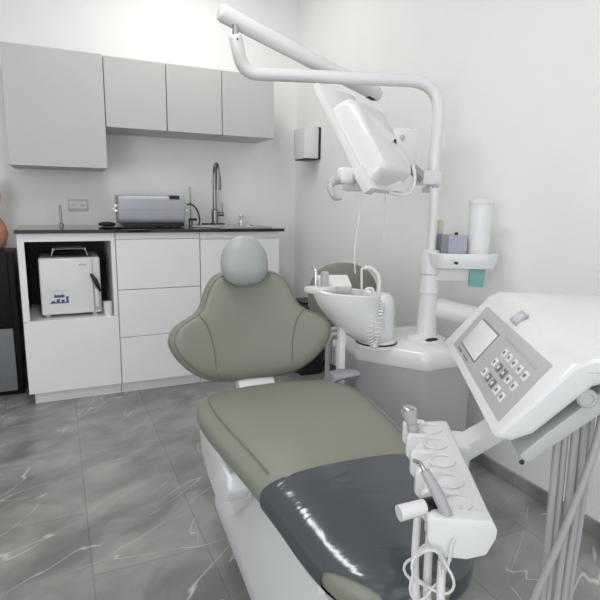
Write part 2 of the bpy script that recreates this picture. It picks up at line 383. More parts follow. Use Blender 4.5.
# wall outlet
t = thing('power_outlet', 'white double power outlet on the wall left of the silver case', 'outlet', (0.131, YW, 1.07))
B().box((-0.058, -0.008, -0.037), (0.058, 0, 0.037), 0.004).build('cover_plate', 'cream', t)
for s in (-1, 1):
    b = B()
    for dx in (-0.009, 0.007): b.box((s*0.025+dx, -0.0087, -0.006), (s*0.025+dx+0.003, -0.0078, 0.006))
    b.lathe([(0.003, -0.0007), (0.003, 0)], c=(0, 0, 0), n=8, mtx=Matrix.Translation((s*0.025, -0.0078, -0.014)) @ Matrix.Rotation(PI/2, 4, 'X'))
    b.build('socket_slots', 'dark', t)
B().box((-0.05, -0.0086, -0.022), (0.05, -0.007, 0.022), 0.002).build('socket_face', 'cool', t)

# ================================================================== NICHE THINGS
t = thing('steriliser', 'small white box steriliser with blue printed label inside the cabinet niche', 'steriliser', (0.05, 3.07, 0.468))
b = B(); b.box((-0.15, 0, 0.015), (0.155, 0.36, 0.325), 0.010, 3)
for x in (-0.12, 0.12):
    for y in (0.04, 0.3): b.lathe([(0.014, 0), (0.014, 0.016)], c=(x, y, 0), n=10)
b.build('housing', 'white', t)
B().box((-0.147, -0.014, 0.02), (0.115, 0.002, 0.322), 0.007, 3).build('door', 'white2', t)
B().tube([(0.105, -0.016, 0.235), (0.125, -0.028, 0.20), (0.135, -0.022, 0.175), (0.15, -0.018, 0.135)], [0.007, 0.013, 0.012, 0.006], 10).build('handle', 'dark', t)
b = B(); b.box((0.117, -0.004, 0.03), (0.150, 0.0, 0.165), 0.001); b.build('control_recess', 'lgrey', t)
B().box((0.123, -0.006, 0.05), (0.140, -0.003, 0.15), 0.001).build('water_gauge', 'white2', t)
B().box((0.045, -0.0155, 0.282), (0.085, -0.0138, 0.290)).build('badge', 'lgrey', t)
b = B(); b.box((-0.105, -0.0150, 0.080), (-0.012, -0.0138, 0.086))
for x0, x1, z0, z1 in ((-0.10, -0.08, 0.086, 0.094), (-0.074, -0.058, 0.086, 0.104), (-0.05, -0.034, 0.086, 0.100), (-0.026, -0.014, 0.086, 0.118), (-0.085, -0.033, 0.112, 0.126), (-0.082, -0.079, 0.126, 0.135), (-0.045, -0.042, 0.126, 0.135)):
    b.box((x0, -0.0150, z0), (x1, -0.0138, z1))
b.build('printed_label', 'blue', t)
b = B()
for k in range(14): b.box((-0.11+k*0.0068, -0.0148, 0.146), (-0.11+k*0.0068+0.0045, -0.0138, 0.150))
b.build('label_text', 'lgrey', t)
t = thing('instrument_tray', 'dark wire tray lying on top of the white steriliser', 'tray', (0.056, 3.17, 0.7935))
B().box((-0.10, -0.08, 0), (0.10, 0.10, 0.008), 0.003).build('tray_base', 'dark', t)
b = B()
for y in (-0.075, 0.0, 0.09): b.tube(fillet([(-0.09, y, 0.006), (-0.08, y, 0.045), (0.08, y, 0.045), (0.09, y, 0.006)], 0.02), 0.0035, 8)
for s in (-1, 1): b.tube([(s*0.08, -0.075, 0.045), (s*0.08, 0.09, 0.045)], 0.0035, 8)
b.build('wire_rack', 'steel', t)
t = thing('paper_cup', 'small white cup on the niche shelf right of the steriliser', 'cup', (0.234, 3.035, 0.468))
B().lathe([(0.019, 0), (0.024, 0.078), (0.0225, 0.078), (0.018, 0.004)], n=20).build('cup_body', 'cool', t)

# ================================================================== LEFT APPLIANCE + VASE
t = thing('black_appliance', 'black floor-standing appliance with slate-grey lower panel, left of the base cabinets', 'appliance', (-0.46, 3.25, 0))
B().box((-0.24, 0, 0.0), (0.235, 0.29, 0.815), 0.008).build('body', 'fridge', t)
B().box((-0.235, -0.02, 0.03), (0.205, 0.0, 0.39), 0.004).build('lower_panel', 'fgrey', t)
B().box((-0.235, -0.02, 0.395), (0.205, 0.0, 0.808), 0.004).build('upper_door', 'fridge', t)
t = thing('vase', 'peach-coloured rounded vase on the black appliance at the left edge', 'vase', (-0.345, 3.40, 0.815))
B().lathe([(0.045, 0), (0.080, 0.03), (0.096, 0.09), (0.085, 0.145), (0.062, 0.18), (0.058, 0.21), (0.068, 0.26), (0.074, 0.31), (0.06, 0.36), (0.04, 0.385), (0.034, 0.39), (0.03, 0.37)]).build('vase_body', 'peach', t)

# ================================================================== RIGHT WALL THINGS
t = thing('paper_dispenser', 'white wall dispenser with black back plate on the wall above the corner', 'dispenser', (XW-0.001, 3.26, 1.39))
B().box((-0.010, -0.095, -0.004), (0, 0.095, 0.202), 0.004).build('back_plate', 'dark', t)
B().box((-0.115, -0.085, 0.002), (-0.010, 0.085, 0.196), 0.006).build('cover', 'white', t)
B().box((-0.105, -0.08, -0.006), (-0.011, 0.08, 0.003), 0.002).build('outlet_slot', 'dark', t)
t = thing('waste_bin', 'black waste bin in the corner behind the chair backrest', 'bin', (1.46, 3.02, 0))
b = B(); o_ = rrect(0, 0, 0.10, 0.12, 0.03)
b.loft([[(x*s, y*s, z) for x, y in o_] for s, z in ((0.8, 0), (0.83, 0.01), (0.98, 0.43), (1.03, 0.435), (1.03, 0.455), (0.9, 0.47))]); b.build('bin_body', 'dark', t)
B().box((-0.07, -0.09, 0.468), (0.07, 0.09, 0.482), 0.006).build('lid', 'dark', t)

# ================================================================== STOOL AND TROLLEY BEHIND THE UNIT
t = thing('dentist_stool', 'grey-green upholstered operator stool, oval backrest, behind the white spittoon bowl', 'stool', (1.277, 2.24, 0), math.radians(-28))
B().ball((0, -0.10, 0.655), (0.168, 0.035, 0.172), p=2.3).build('backrest', 'uphol', t)
B().ball((0, 0.06, 0.44), (0.19, 0.18, 0.045), p=2.4).build('seat', 'uphol', t)
B().tube(fillet([(0, 0.05, 0.40), (0, -0.155, 0.40), (0, -0.155, 0.62)], 0.05), 0.012).build('back_bracket', 'steel', t)
B().lathe([(0.025, 0.08), (0.025, 0.25), (0.015, 0.25), (0.015, 0.42)], c=(0, 0.06, 0)).build('gas_column', 'steel', t)
for k in range(5):
    a = 2*PI*k/5; d = V((math.cos(a), math.sin(a), 0))
    lg = B().tube([V((0, 0.06, 0.09))+d*0.02, V((0, 0.06, 0.07))+d*0.2], [0.018, 0.012]).build('leg', 'dark', t)
    p = V((0, 0.06, 0.026))+d*0.2
    B().lathe([(0.01, -0.011), (0.026, -0.009), (0.026, 0.009), (0.01, 0.011)], n=14, mtx=Matrix.Translation(p) @ Matrix.Rotation(a, 4, 'Z') @ Matrix.Rotation(PI/2, 4, 'X')).tube([p, p+V((0, 0, 0.04))], 0.007).build('castor', 'dark', lg)

# ================================================================== DENTAL UNIT (pedestal with spittoon and column)
# ground outline of the cart, counter-clockwise from the near corner
unit = thing('dental_unit', 'grey and white pedestal unit with spittoon bowl and column beside the chair', 'dental unit', (1.25, 1.65, 0))
U0 = V((1.25, 1.65, 0))
def rpoly(pts, r, n=6):
    out = []; N = len(pts); P = [V((*p, 0)) for p in pts]
    for i in range(N):
        a = (P[i-1]-P[i]); b_ = (P[(i+1) % N]-P[i]); rr = min(r, a.length*0.45, b_.length*0.45)
        p, q = P[i]+a.normalized()*rr, P[i]+b_.normalized()*rr
        for k in range(n+1):
            t_ = k/n; c = p*(1-t_)**2+P[i]*2*t_*(1-t_)+q*t_*t_; out.append((c.x, c.y))
    return out
foot = rpoly([(1.205, 1.475), (1.44, 1.485), (1.46, 1.86), (1.09, 1.90), (1.045, 1.70)], 0.022)
cx0, cy0 = 1.24, 1.69
def scl(pl, s): return [((x-cx0)*s, (y-cy0)*s) for x, y in pl]
off = V((cx0, cy0, 0))-U0
b = B(); b.loft([[V((x, y, z))+off for x, y in scl(foot, s)] for s, z in ((0.9, 0.0), (0.9, 0.03), (0.985, 0.05), (1.0, 0.08), (1.0, 0.495))])
b.build('cabinet_body', 'grey', unit)
b = B(); b.loft([[V((x, y, z))+off for x, y in scl(foot, s)] for s, z in ((1.012, 0.496), (1.03, 0.502), (1.03, 0.537), (1.0, 0.556), (0.93, 0.569), (0.6, 0.582))])
b.build('top_cover', 'white2', unit)
B().box((-0.245, 0.09, 0.06), (-0.235, 0.2, 0.44)).build('side_vent', 'dark', unit)
# column
c = V((1.308, 1.613, 0))-U0
B().lathe([(0.078, 0.575), (0.075, 0.585), (0.058, 0.592), (0.042, 0.597), (0.039, 0.61), (0.0355, 0.75), (0.035, 0.765)], c=c, n=30).build('column_base', 'white', unit)
b = B(); b.lathe([(0.037, 0.762), (0.0385, 0.768), (0.0350, 0.775), (0.0350, 0.925), (0.032, 0.93), (0.0172, 0.935), (0.0172, 1.165)], c=c, n=30)
b.build('column_sleeve', 'white', unit)
B().ball(c+V((-0.018, -0.058, 0.590)), (0.030, 0.012, 0.006)).build('column_slot', 'dark', unit)
# spittoon
base_c = V((1.105, 1.66, 0))-U0
B().lathe([(0.080, 0.560), (0.078, 0.582), (0.066, 0.592), (0.066, 0.70), (0.06, 0.745), (0.045, 0.765), (0.01, 0.772)], c=base_c, n=30).build('spittoon_base', 'white2', unit)
B().lathe([(0.0812, 0.574), (0.0812, 0.580)], c=base_c, n=30).build('base_gasket', 'dark', unit)
rim_c = V((0.985, 1.69, 0.772))-U0
def ring(cn, ax, ay, z, n=36, tilt=0.0): return [V((cn.x+ax*math.cos(2*PI*k/n), cn.y+ay*math.sin(2*PI*k/n), z+tilt*math.cos(2*PI*k/n))) for k in range(n)]
rings = []
for s, z in ((0.0, 0.575), (0.16, 0.595), (0.40, 0.625), (0.66, 0.668), (0.88, 0.715), (0.98, 0.75), (1.0, 0.772)):
    cn = base_c*(1-s)+rim_c*s; rings.append(ring(cn, 0.062+(0.135-0.062)*s**0.55, 0.060+(0.115-0.060)*s**0.55, z, tilt=-0.012*s))
for s, z in ((0.96, 0.776), (0.90, 0.770), (0.84, 0.74), (0.65, 0.69), (0.35, 0.66), (0.08, 0.65)):
    cn = rim_c+(base_c-rim_c)*0.12*(1-s); rings.append(ring(cn, 0.135*s, 0.115*s, z, tilt=-0.012*s))
b = B(); b.loft(rings); b.build('spittoon_bowl', 'white2', unit)
b = B(); q = V((0.885, 1.735, 0.79))-U0
b.box((-0.05, -0.06, -0.02), (0.04, 0.03, 0.005), 0.008, mtx=Matrix.Translation(q) @ Matrix.Rotation(0.4, 4, 'Z'))
b.build('rim_tab', 'white2', unit)
q = V((0.965, 1.755, 0.80))-U0
b = B(); b.box((-0.065, -0.045, -0.02), (0.06, 0.045, 0.012), 0.008, mtx=Matrix.Translation(q) @ Matrix.Rotation(-0.3, 4, 'Z') @ Matrix.Rotation(math.radians(22), 4, 'X')); b.build('cup_shelf', 'white2', unit)
q = V((0.868, 1.725, 0))-U0
B().tube(fillet([q+V((0, 0, 0.79)), q+V((0, 0, 0.855)), q+V((0.012, 0.05, 0.862))], 0.012), 0.0065, 10).build('chrome_nozzle', 'chrome', unit)
q = V((0.905, 1.725, 0))-U0
B().box(q+V((-0.012, -0.014, 0.79)), q+V((0.012, 0.014, 0.85)), 0.006).build('grey_nozzle', 'lgrey', unit)
q = lambda x, y, z: V((x, y, z))-U0
B().tube(fillet([q(1.085, 1.63, 0.72), q(1.088, 1.632, 0.84), q(1.06, 1.65, 0.868), q(1.035, 1.66, 0.866)], 0.03), 0.008, 10).build('bowl_rinse_spout', 'white2', unit)
B().tube(fillet([q(1.028, 1.655, 0.76), q(1.026, 1.66, 0.862), q(1.035, 1.66, 0.868)], 0.006), 0.0045, 8).build('cup_fill_spout', 'white2', unit)
B().tube(fillet([q(1.022, 1.62, 0.765), q(1.024, 1.62, 0.795), q(1.05, 1.612, 0.795), q(1.052, 1.612, 0.75)], 0.012), 0.006, 8).build('drain_loop', 'white2', unit)
B().box(q(0.935, 1.645, 0.0), q(0.960, 1.672, 0.66), 0.004).build('support_post', 'white', unit)
hx = []
path = catmull([q(1.024, 1.585, 0.70), q(1.024, 1.58, 0.62), q(1.04, 1.575, 0.585), q(1.056, 1.578, 0.62), q(1.070, 1.585, 0.70), q(1.08, 1.592, 0.75)], 30)
for i, p in enumerate(path):
    a = i*1.05; t0 = (path[min(i+1, len(path)-1)]-path[max(0, i-1)]).normalized(); u = t0.cross(V((0, 1, 0))).normalized(); v = t0.cross(u)
    hx.append(p+(u*math.cos(a)+v*math.sin(a))*0.011)
B().tube(hx, 0.0028, 6).build('coiled_cord', 'white2', unit)
# side shelf tray on the column
def towards(px): return px
tray_c = q(1.412, 1.565, 0.9)
ang = math.radians(-25)
R_ = Matrix.Translation(tray_c) @ Matrix.Rotation(ang, 4, 'Z')
o1 = rrect(0, 0, 0.135, 0.085, 0.075, 8)
b = B(); b.loft([[(x*s, y*s, z) for x, y in o1] for s, z in ((0.82, -0.034), (0.95, -0.030), (1.0, -0.005), (1.02, 0.022), (1.0, 0.025), (0.97, 0.02), (0.94, 0.006), (0.5, 0.005))], mtx=R_)
b.build('shelf_tray', 'white2', unit)
b = B(); b.box((-0.115, -0.03, -0.085), (0.035, 0.03, -0.030), 0.008, mtx=R_); b.build('shelf_bracket', 'white', unit)
B().lathe([(0.036, 0.836), (0.041, 0.842), (0.041, 0.915), (0.036, 0.922)], c=c, n=30).build('shelf_clamp', 'white', unit)
B().tube([q(1.33, 1.50, 0.893), q(1.33, 1.488, 0.892)], 0.005, 8).build('clamp_screw', 'dark', unit)

# small white trolley behind
t = thing('side_trolley', 'white narrow rolling trolley with rounded frame behind the bluish armrest', 'trolley', (1.22, 1.96, 0), math.radians(-25))
b = B(); fr = fillet([(-0.14, 0, 0.05), (-0.14, 0, 0.52), (0.13, 0, 0.52), (0.13, 0, 0.05)], 0.04)
b.tube(fr, 0.013, 10).tube([p+V((0, 0.10, 0)) for p in fr], 0.013, 10).build('frame', 'lgrey', t)
for z in (0.47, 0.2, 0.06): B().box((-0.135, -0.005, z-0.012), (0.125, 0.105, z), 0.003).build('shelf', 'white', t)
for x0, x1 in ((-0.115, -0.025), (0.015, 0.10)): B().box((x0, -0.012, 0.35), (x1, 0.09, 0.455), 0.006).build('drawer', 'white2', t)
for x in (-0.14, 0.13):
    for y in (0, 0.10): B().lathe([(0.008, -0.01), (0.024, -0.008), (0.024, 0.008), (0.008, 0.01)], n=14, mtx=Matrix.Translation((x, y, 0.024)) @ Matrix.Rotation(PI/2, 4, 'X')).tube([(x, y, 0.03), (x, y, 0.06)], 0.007).build('castor', 'dark', t)

# things on the shelf tray
def on_tray(x, y): return V((1.412, 1.565, 0)) + V((x*math.cos(ang)-y*math.sin(ang), x*math.sin(ang)+y*math.cos(ang), 0))
p = on_tray(0.065, 0.0)
t = thing('cup_dispenser', 'tall frosted white cup dispenser tube standing on the column shelf', 'dispenser', (p.x, p.y, 0.906))
B().lathe([(0.040, 0), (0.041, 0.005), (0.044, 0.20), (0.044, 0.203)], n=30).build('tube', 'frost', t)
B().lathe([(0.046, 0.200), (0.047, 0.204), (0.046, 0.212), (0.03, 0.220), (0.004, 0.223)], n=30).build('cap', 'white', t)
p = on_tray(-0.040, -0.005)
t = thing('glove_box', 'small lilac patterned box on the column shelf beside the frosted tube', 'box', (p.x, p.y, 0.906), ang)
B().box((-0.045, -0.028, 0.008), (0.050, 0.035, 0.085), 0.002).build('carton', 'lilac', t)
B().box((-0.0455, -0.0285, 0.008), (-0.018, 0.0355, 0.0855), 0.002).build('carton_side', 'lilac2', t)
B().box((-0.04, -0.026, 0), (0.044, 0.028, 0.009)).build('carton_base', 'dark', t)
B().lathe([(0.006, 0.0855), (0.008, 0.091), (0.003, 0.096)], c=(0.012, -0.015, 0), n=10).build('carton_knob', 'dark', t)
p = on_tray(-0.075, 0.042)
t = thing('card_stick', 'upright beige rounded card behind the lilac box on the column shelf', 'card', (p.x, p.y, 0.906), ang)
B().prism(rrect(0, 0.07, 0.013, 0.07, 0.012), 'y', -0.003, 0.003).build('card', 'beige', t)
p = on_tray(0.055, -0.0335)
t = thing('hanging_packet', 'mint green printed packet hanging under the column shelf', 'packet', (p.x, p.y, 0.795), ang)
b = B(); b.box((-0.030, -0.004, 0.0), (0.030, 0.004, 0.083), 0.003, mtx=Matrix.Rotation(0.06, 4, 'Y')); b.build('packet_body', 'mint', t)

# delivery arm from the column to the console
t = thing('delivery_arm', 'thick white swing arm running from the column towards the control console', 'arm', (1.33, 1.57, 0.66))
B().tube(fillet([(0.01, 0.02, 0.045), (0.21, -0.09, -0.005), (-0.22, -0.70, 0.06)], 0.08), 0.040, 20, round_end=True).build('arm_tube', 'white', t)

# ================================================================== OVERHEAD LAMP ARM
oz = V((1.395, 1.72, 1.165))
t = thing('lamp_arm', 'white folded overhead tube arm swinging from the top of the column', 'arm', oz)
lower = fillet([(1.352, 1.684, 1.165), (1.404, 1.732, 1.575), (0.640, 1.885, 1.555), (0.603, 1.856, 1.662)], 0.14, 12)
b = B(); b.tube([p-oz for p in lower], 0.0232, 20, round_end=True); b.build('lower_tube', 'white2', t)
e = V((0.603, 1.856, 1.668))
B().tube([e-oz, e+V((0, 0, 0.035))-oz], 0.011, 12).build('pivot_pin', 'steel', t)
b = B(); a0, a1 = V((0.560, 1.866, 1.735)), V((1.235, 1.925, 1.546))
b.tube([a0-oz, a1-oz], [0.0295, 0.0290], 20, round_end=True); b.build('upper_tube', 'white2', t)
d = (a1-a0).normalized()
B().box((-0.018, -0.012, -0.006), (0.018, 0.012, 0.006), 0.002, mtx=Matrix.Translation(a1-d*0.035-V((0, 0, 0.024))-oz) @ d.to_track_quat('X', 'Z').to_matrix().to_4x4()).build('end_socket', 'dark', t)
B().ball(V((0.603, 1.832, 1.650))-oz, (0.003, 0.002, 0.003)).build('set_screw', 'dark', t)
B().box(V((1.325, 1.66, 1.150))-oz, V((1.382, 1.72, 1.172))-oz, 0.006).build('end_collar', 'white', t)

# ================================================================== MONITOR / LIGHT HEAD
P0 = V((0.839, 1.712, 1.506)); P1 = V((0.938, 1.502, 1.147)); P2 = V((1.055, 1.86, 1.55))
et = (P0-P1).normalized(); wd = (P2-P0); wd = (wd-et*wd.dot(et)); W = wd.length*0.95; wd.normalize(); nn = et.cross(wd).normalized()
if nn.x < 0: nn = -nn
H_ = (P0-P1).length
MM = Matrix(((wd.x, et.x, nn.x, P1.x), (wd.y, et.y, nn.y, P1.y), (wd.z, et.z, nn.z, P1.z), (0, 0, 0, 1)))
mon = thing('monitor', 'white tilted monitor seen from behind, hanging beside the column under the arms', 'monitor', P1)
mon.rotation_mode = 'QUATERNION'
def to_mon(mtx): return Matrix.Translation(-P1) @ mtx
B().box((0, 0, -0.012), (W, H_, 0.012), 0.005, mtx=to_mon(MM)).build('screen_case', 'white', mon)
B().box((0.015, 0.02, -0.0135), (W-0.015, H_-0.02, -0.0115), mtx=to_mon(MM)).build('screen', 'screen', mon)
def mring(x0, x1, y0, y1, z, r=0.03): return [MM @ V((x, y, z))-P1 for x, y in rrect((x0+x1)/2, (y0+y1)/2, (x1-x0)/2, (y1-y0)/2, r)]
B().loft([mring(0.02, W-0.005, 0.02, H_*0.78, 0.011), mring(0.02, W-0.005, 0.02, H_*0.78, 0.03), mring(0.026, W-0.004, 0.03, H_*0.75, 0.072), mring(0.036, W-0.012, 0.045, H_*0.70, 0.084)]).build('rear_housing', 'white2', mon)
def wp(x, y, z): return V((x, y, z))-P1
B().box((-0.004, -0.006, -0.018), (0.05, 0.085, 0.020), 0.006, mtx=to_mon(MM)).build('corner_cap', 'white2', mon)
B().tube(catmull([wp(0.868, 1.575, 1.178), wp(0.840, 1.56, 1.173), wp(0.824, 1.545, 1.148), wp(0.836, 1.535, 1.120), wp(0.860, 1.54, 1.120)]), [0.014]*12+[0.010]*11+[0.008]*10, 12).build('hook_handle', 'lgrey', mon)
B().box(wp(0.868, 1.55, 1.165), wp(0.925, 1.60, 1.222), 0.02, 4).build('handle_mount', 'white2', mon)
B().box(wp(0.93, 1.565, 1.145), wp(1.13, 1.66, 1.185), 0.012).build('lower_rail', 'white2', mon)
B().box(wp(1.135, 1.63, 1.24), wp(1.235, 1.71, 1.38), 0.018).build('swivel_block', 'white2', mon)
B().lathe([(0.010, 0), (0.010, 0.004), (0.006, 0.006)], n=14, mtx=Matrix.Translation(wp(1.160, 1.63, 1.34)) @ Matrix.Rotation(PI/2, 4, 'X')).build('pivot_bolt', 'steel', mon)
B().tube(fillet([wp(1.075, 1.63, 1.36), wp(1.115, 1.61, 1.29), wp(1.12, 1.6, 1.24), wp(1.09, 1.6, 1.23)], 0.02), 0.008, 10).build('pull_handle', 'white2', mon)
B().box(wp(1.11, 1.605, 1.28), wp(1.118, 1.612, 1.33), 0.002, mtx=None).build('handle_slot', 'dark', mon)
B().tube([wp(1.205, 1.665, 1.255), wp(1.30, 1.68, 1.205)], 0.024, 6).build('arm_link', 'grey', mon)
B().box(wp(1.285, 1.655, 1.178), wp(1.372, 1.715, 1.232), 0.008).build('column_clamp', 'white', mon)
B().tube(catmull([wp(1.05, 1.58, 1.165), wp(1.08, 1.56, 1.14), wp(1.15, 1.56, 1.14), wp(1.18, 1.57, 1.19), wp(1.185, 1.59, 1.24)]), 0.006, 8).build('cable_loop', 'white2', mon)
B().ball(wp(1.345, 1.66, 1.165), (0.012, 0.010, 0.020)).build('cable_knob', 'grey', mon)
for x, y, z0, z1, r in ((0.945, 1.57, 0.86, 1.15, 0.0022), (1.075, 1.60, 0.95, 1.14, 0.0022)):
    B().tube(catmull([wp(x, y, z1), wp(x+0.008, y, z1*0.7+z0*0.3), wp(x-0.006, y, z1*0.3+z0*0.7), wp(x, y, z0)]), r, 6).build('thin_cord', 'white', mon)

# ================================================================== DENTAL CHAIR
CH = V((0.606, 1.2, 0))
chair = thing('dental_chair', 'sage green dental chair with white base and glossy dark vinyl foot cover', 'dental chair', CH, math.radians(-4))
def sect(y, hw, zt, th, n=40, p=3.4, lean=0.0):
    zc = zt-th/2; out = []
    for k in range(n):
        a = 2*PI*k/n; ca, sa = math.cos(a), math.sin(a)
        x = hw*math.copysign(abs(ca)**(2/p), ca); z = zc+th/2*math.copysign(abs(sa)**(2/p), sa)
        z += 0.012*(1-(x/hw)**2)*(1 if sa > 0 else 0)
        out.append(V((x, y+lean*(z-zc), z)))
    return out
ST = [(0.395, 0.14, 0.462, 0.03), (0.385, 0.20, 0.478, 0.055), (0.35, 0.25, 0.493, 0.075), (0.28, 0.272, 0.502, 0.085), (0.18, 0.276, 0.505, 0.088), (0.05, 0.262, 0.505, 0.088), (-0.08, 0.243, 0.506, 0.088),
      (-0.20, 0.222, 0.499, 0.088), (-0.30, 0.200, 0.482, 0.088), (-0.38, 0.184, 0.464, 0.085), (-0.44, 0.168, 0.450, 0.08), (-0.49, 0.146, 0.438, 0.075), (-0.525, 0.115, 0.427, 0.065), (-0.545, 0.075, 0.418, 0.05), (-0.552, 0.045, 0.408, 0.025)]
def interp(tab, n=4):
    P = [V((*s[:3],)) for s in tab]; out = []
    a = catmull([(s[0], s[1], s[2]) for s in tab], n); t_ = catmull([(s[3], 0, 0) for s in tab], n)
    return [(p.x, p.y, p.z, q_.x) for p, q_ in zip(a, t_)]
SI = interp(ST)
B().loft([sect(*s) for s in SI]).build('seat_cushion', 'uphol', chair, ang=60)
cov = [(y, hw+0.004, zt+0.004, th+0.008) for y, hw, zt, th in SI if y <= -0.225]
vb = B().loft([sect(*s) for s in cov], cap=False)
bmesh.ops.bisect_plane(vb.bm, geom=vb.bm.verts[:]+vb.bm.edges[:]+vb.bm.faces[:], plane_co=(-0.105, -0.520, 0.43), plane_no=(-0.74, -0.67, 0.0), clear_outer=True)
vc = vb.build('foot_cover', 'vinyl', chair, ang=60)
vc['label'] = 'glossy dark grey clear-vinyl foot cover'
def edge_line(kx, dz, y0, y1): return [V((hw*kx, y, zt-dz+0.012*(1-kx*kx))) for y, hw, zt, th in SI if y0 <= y <= y1]
b = B()
for s in (-1, 1):
    B().tube(edge_line(0.86*s, 0.004, -0.225, 0.33), 0.0014, 6).build('seat_seam', 'seam', chair)
# backrest: outline in its own tilted plane
ar = math.radians(12)
BP = Matrix.Translation(V((-0.038, 0.492, 0.475))) @ Matrix.Diagonal((0.965, 1, 1.0, 1)) @ Matrix(((1, 0, 0, 0), (0, math.cos(ar), math.sin(ar), 0), (0, -math.sin(ar), math.cos(ar), 0), (0, 0, 0, 1)))
half = [(0.0, 0.0), (0.07, 0.001), (0.13, 0.008), (0.18, 0.022), (0.225, 0.048), (0.265, 0.085), (0.293, 0.125), (0.304, 0.162), (0.288, 0.198), (0.258, 0.222), (0.215, 0.243), (0.188, 0.268), (0.172, 0.305), (0.156, 0.340), (0.128, 0.374), (0.08, 0.393), (0.0, 0.397)]
hs = [(p.x, p.y) for p in catmull([(x, y, 0) for x, y in half], 4)]
outl = hs[:-1] + [(-x, y) for x, y in reversed(hs)][:-1]
cxo, cyo = 0.0, 0.19
def back_ring(s, depth, front):
    out = []
    for x, y in outl:
        X, Y = cxo+(x-cxo)*s, cyo+(y-cyo)*s
        curve = -0.55*X*X*1.2     # wings come forward
        out.append(BP @ V((X, curve-depth if front else curve+depth, Y)))
    return out
rings = [back_ring(0.02, 0.022, False), back_ring(0.5, 0.022, False), back_ring(0.88, 0.019, False), back_ring(0.965, 0.012, False), back_ring(0.99, 0.004, False), back_ring(1.0, 0.004, True), back_ring(0.99, 0.018, True), back_ring(0.965, 0.032, True), back_ring(0.92, 0.043, True), back_ring(0.82, 0.050, True), back_ring(0.6, 0.050, True), back_ring(0.35, 0.047, True), back_ring(0.02, 0.045, True)]
B().loft(rings).build('backrest', 'uphol', chair, ang=70)
def on_back(x, y):
    k = max(abs((x-cxo)), 1e-6)
    return BP @ V((x, -0.66*x*x-0.0515, y))
b = B()
for s in (-1, 1):
    b.tube([on_back(s*p.x, p.y) for p in catmull([(0.195, 0.245, 0), (0.165, 0.20, 0), (0.147, 0.13, 0), (0.142, 0.055, 0)])], 0.0016, 6)
ins = back_ring(0.935, 0.0415, True)
b.tube([ins[k] for k in range(len(ins))]+[ins[0]], 0.0015, 6)
b.build('backrest_seam', 'seam', chair)
HB = BP @ Matrix.Translation((-0.022, -0.075, 0.420))
def head_ring(s, yy):
    o_ = []
    for k in range(32):
        a = 2*PI*k/32; x = 0.086*math.copysign(abs(math.cos(a))**0.9, math.cos(a)); z = 0.088*math.copysign(abs(math.sin(a))**0.9, math.sin(a))
        x *= 1-0.10*(z/0.088)*(1 if z > 0 else 0.9)
        o_.append(HB @ V((x*s, yy, z*s)))
    return o_
hd = B().loft([head_ring(math.cos(t_)**0.75 if abs(t_) < 1.55 else 0.03, 0.05*math.sin(t_)) for t_ in [-PI/2+PI*k/16 for k in range(17)]]).build('headrest', 'headrest', chair, ang=80)
hd['label'] = 'white covered headrest cushion'
B().box((-0.04, 0.02, 0.30), (0.02, 0.04, 0.42), 0.005, mtx=BP).build('headrest_bar', 'steel', chair)
B().prism([(0.34, 0.36), (0.44, 0.36), (0.53, 0.50), (0.57, 0.62), (0.545, 0.63), (0.49, 0.52), (0.40, 0.43), (0.34, 0.42)], 'x', -0.095, 0.035, 0.008).build('back_hinge', 'cool', chair)
# side shrouds under the seat
shr = [(0.35, 0.425), (0.15, 0.43), (-0.05, 0.425), (-0.06, 0.385), (-0.02, 0.335), (0.10, 0.268), (0.22, 0.28), (0.31, 0.305), (0.355, 0.37)]
for s in (-1, 1): B().prism(shr, 'x', min(s*0.252, s*0.19), max(s*0.252, s*0.19), 0.012, 3).build('side_shroud', 'cool', chair)
B().box((-0.16, -0.42, 0.345), (0.16, 0.34, 0.415), 0.01).build('seat_frame', 'cool', chair)
B().prism([(-0.10, 0.10), (0.06, 0.10), (0.24, 0.30), (0.24, 0.37), (0.05, 0.37)], 'x', -0.13, 0.13, 0.01).build('lift_arm', 'lgrey', chair)
# base
def oval(hx, y0, y1, r): return rrect(0, (y0+y1)/2, hx, (y1-y0)/2, r, 8)
b = B(); b.loft([[V((x, y, z)) for x, y in oval(hx, y0, y1, r)] for hx, y0, y1, r, z in ((0.175, -0.72, 0.60, 0.12, 0.0), (0.178, -0.725, 0.605, 0.12, 0.012), (0.172, -0.71, 0.595, 0.115, 0.075), (0.155, -0.69, 0.57, 0.10, 0.105), (0.11, -0.62, 0.50, 0.08, 0.118))])
b.build('base_plate', 'cool', chair)
b = B(); b.loft([[V((x, y, z)) for x, y in oval(hx, y0, y1, r)] for hx, y0, y1, r, z in ((0.174, -0.69, 0.42, 0.1, 0.06), (0.165, -0.68, 0.26, 0.09, 0.13), (0.150, -0.58, 0.16, 0.07, 0.24), (0.125, -0.48, 0.12, 0.06, 0.31))])
b.build('base_housing', 'cool', chair)
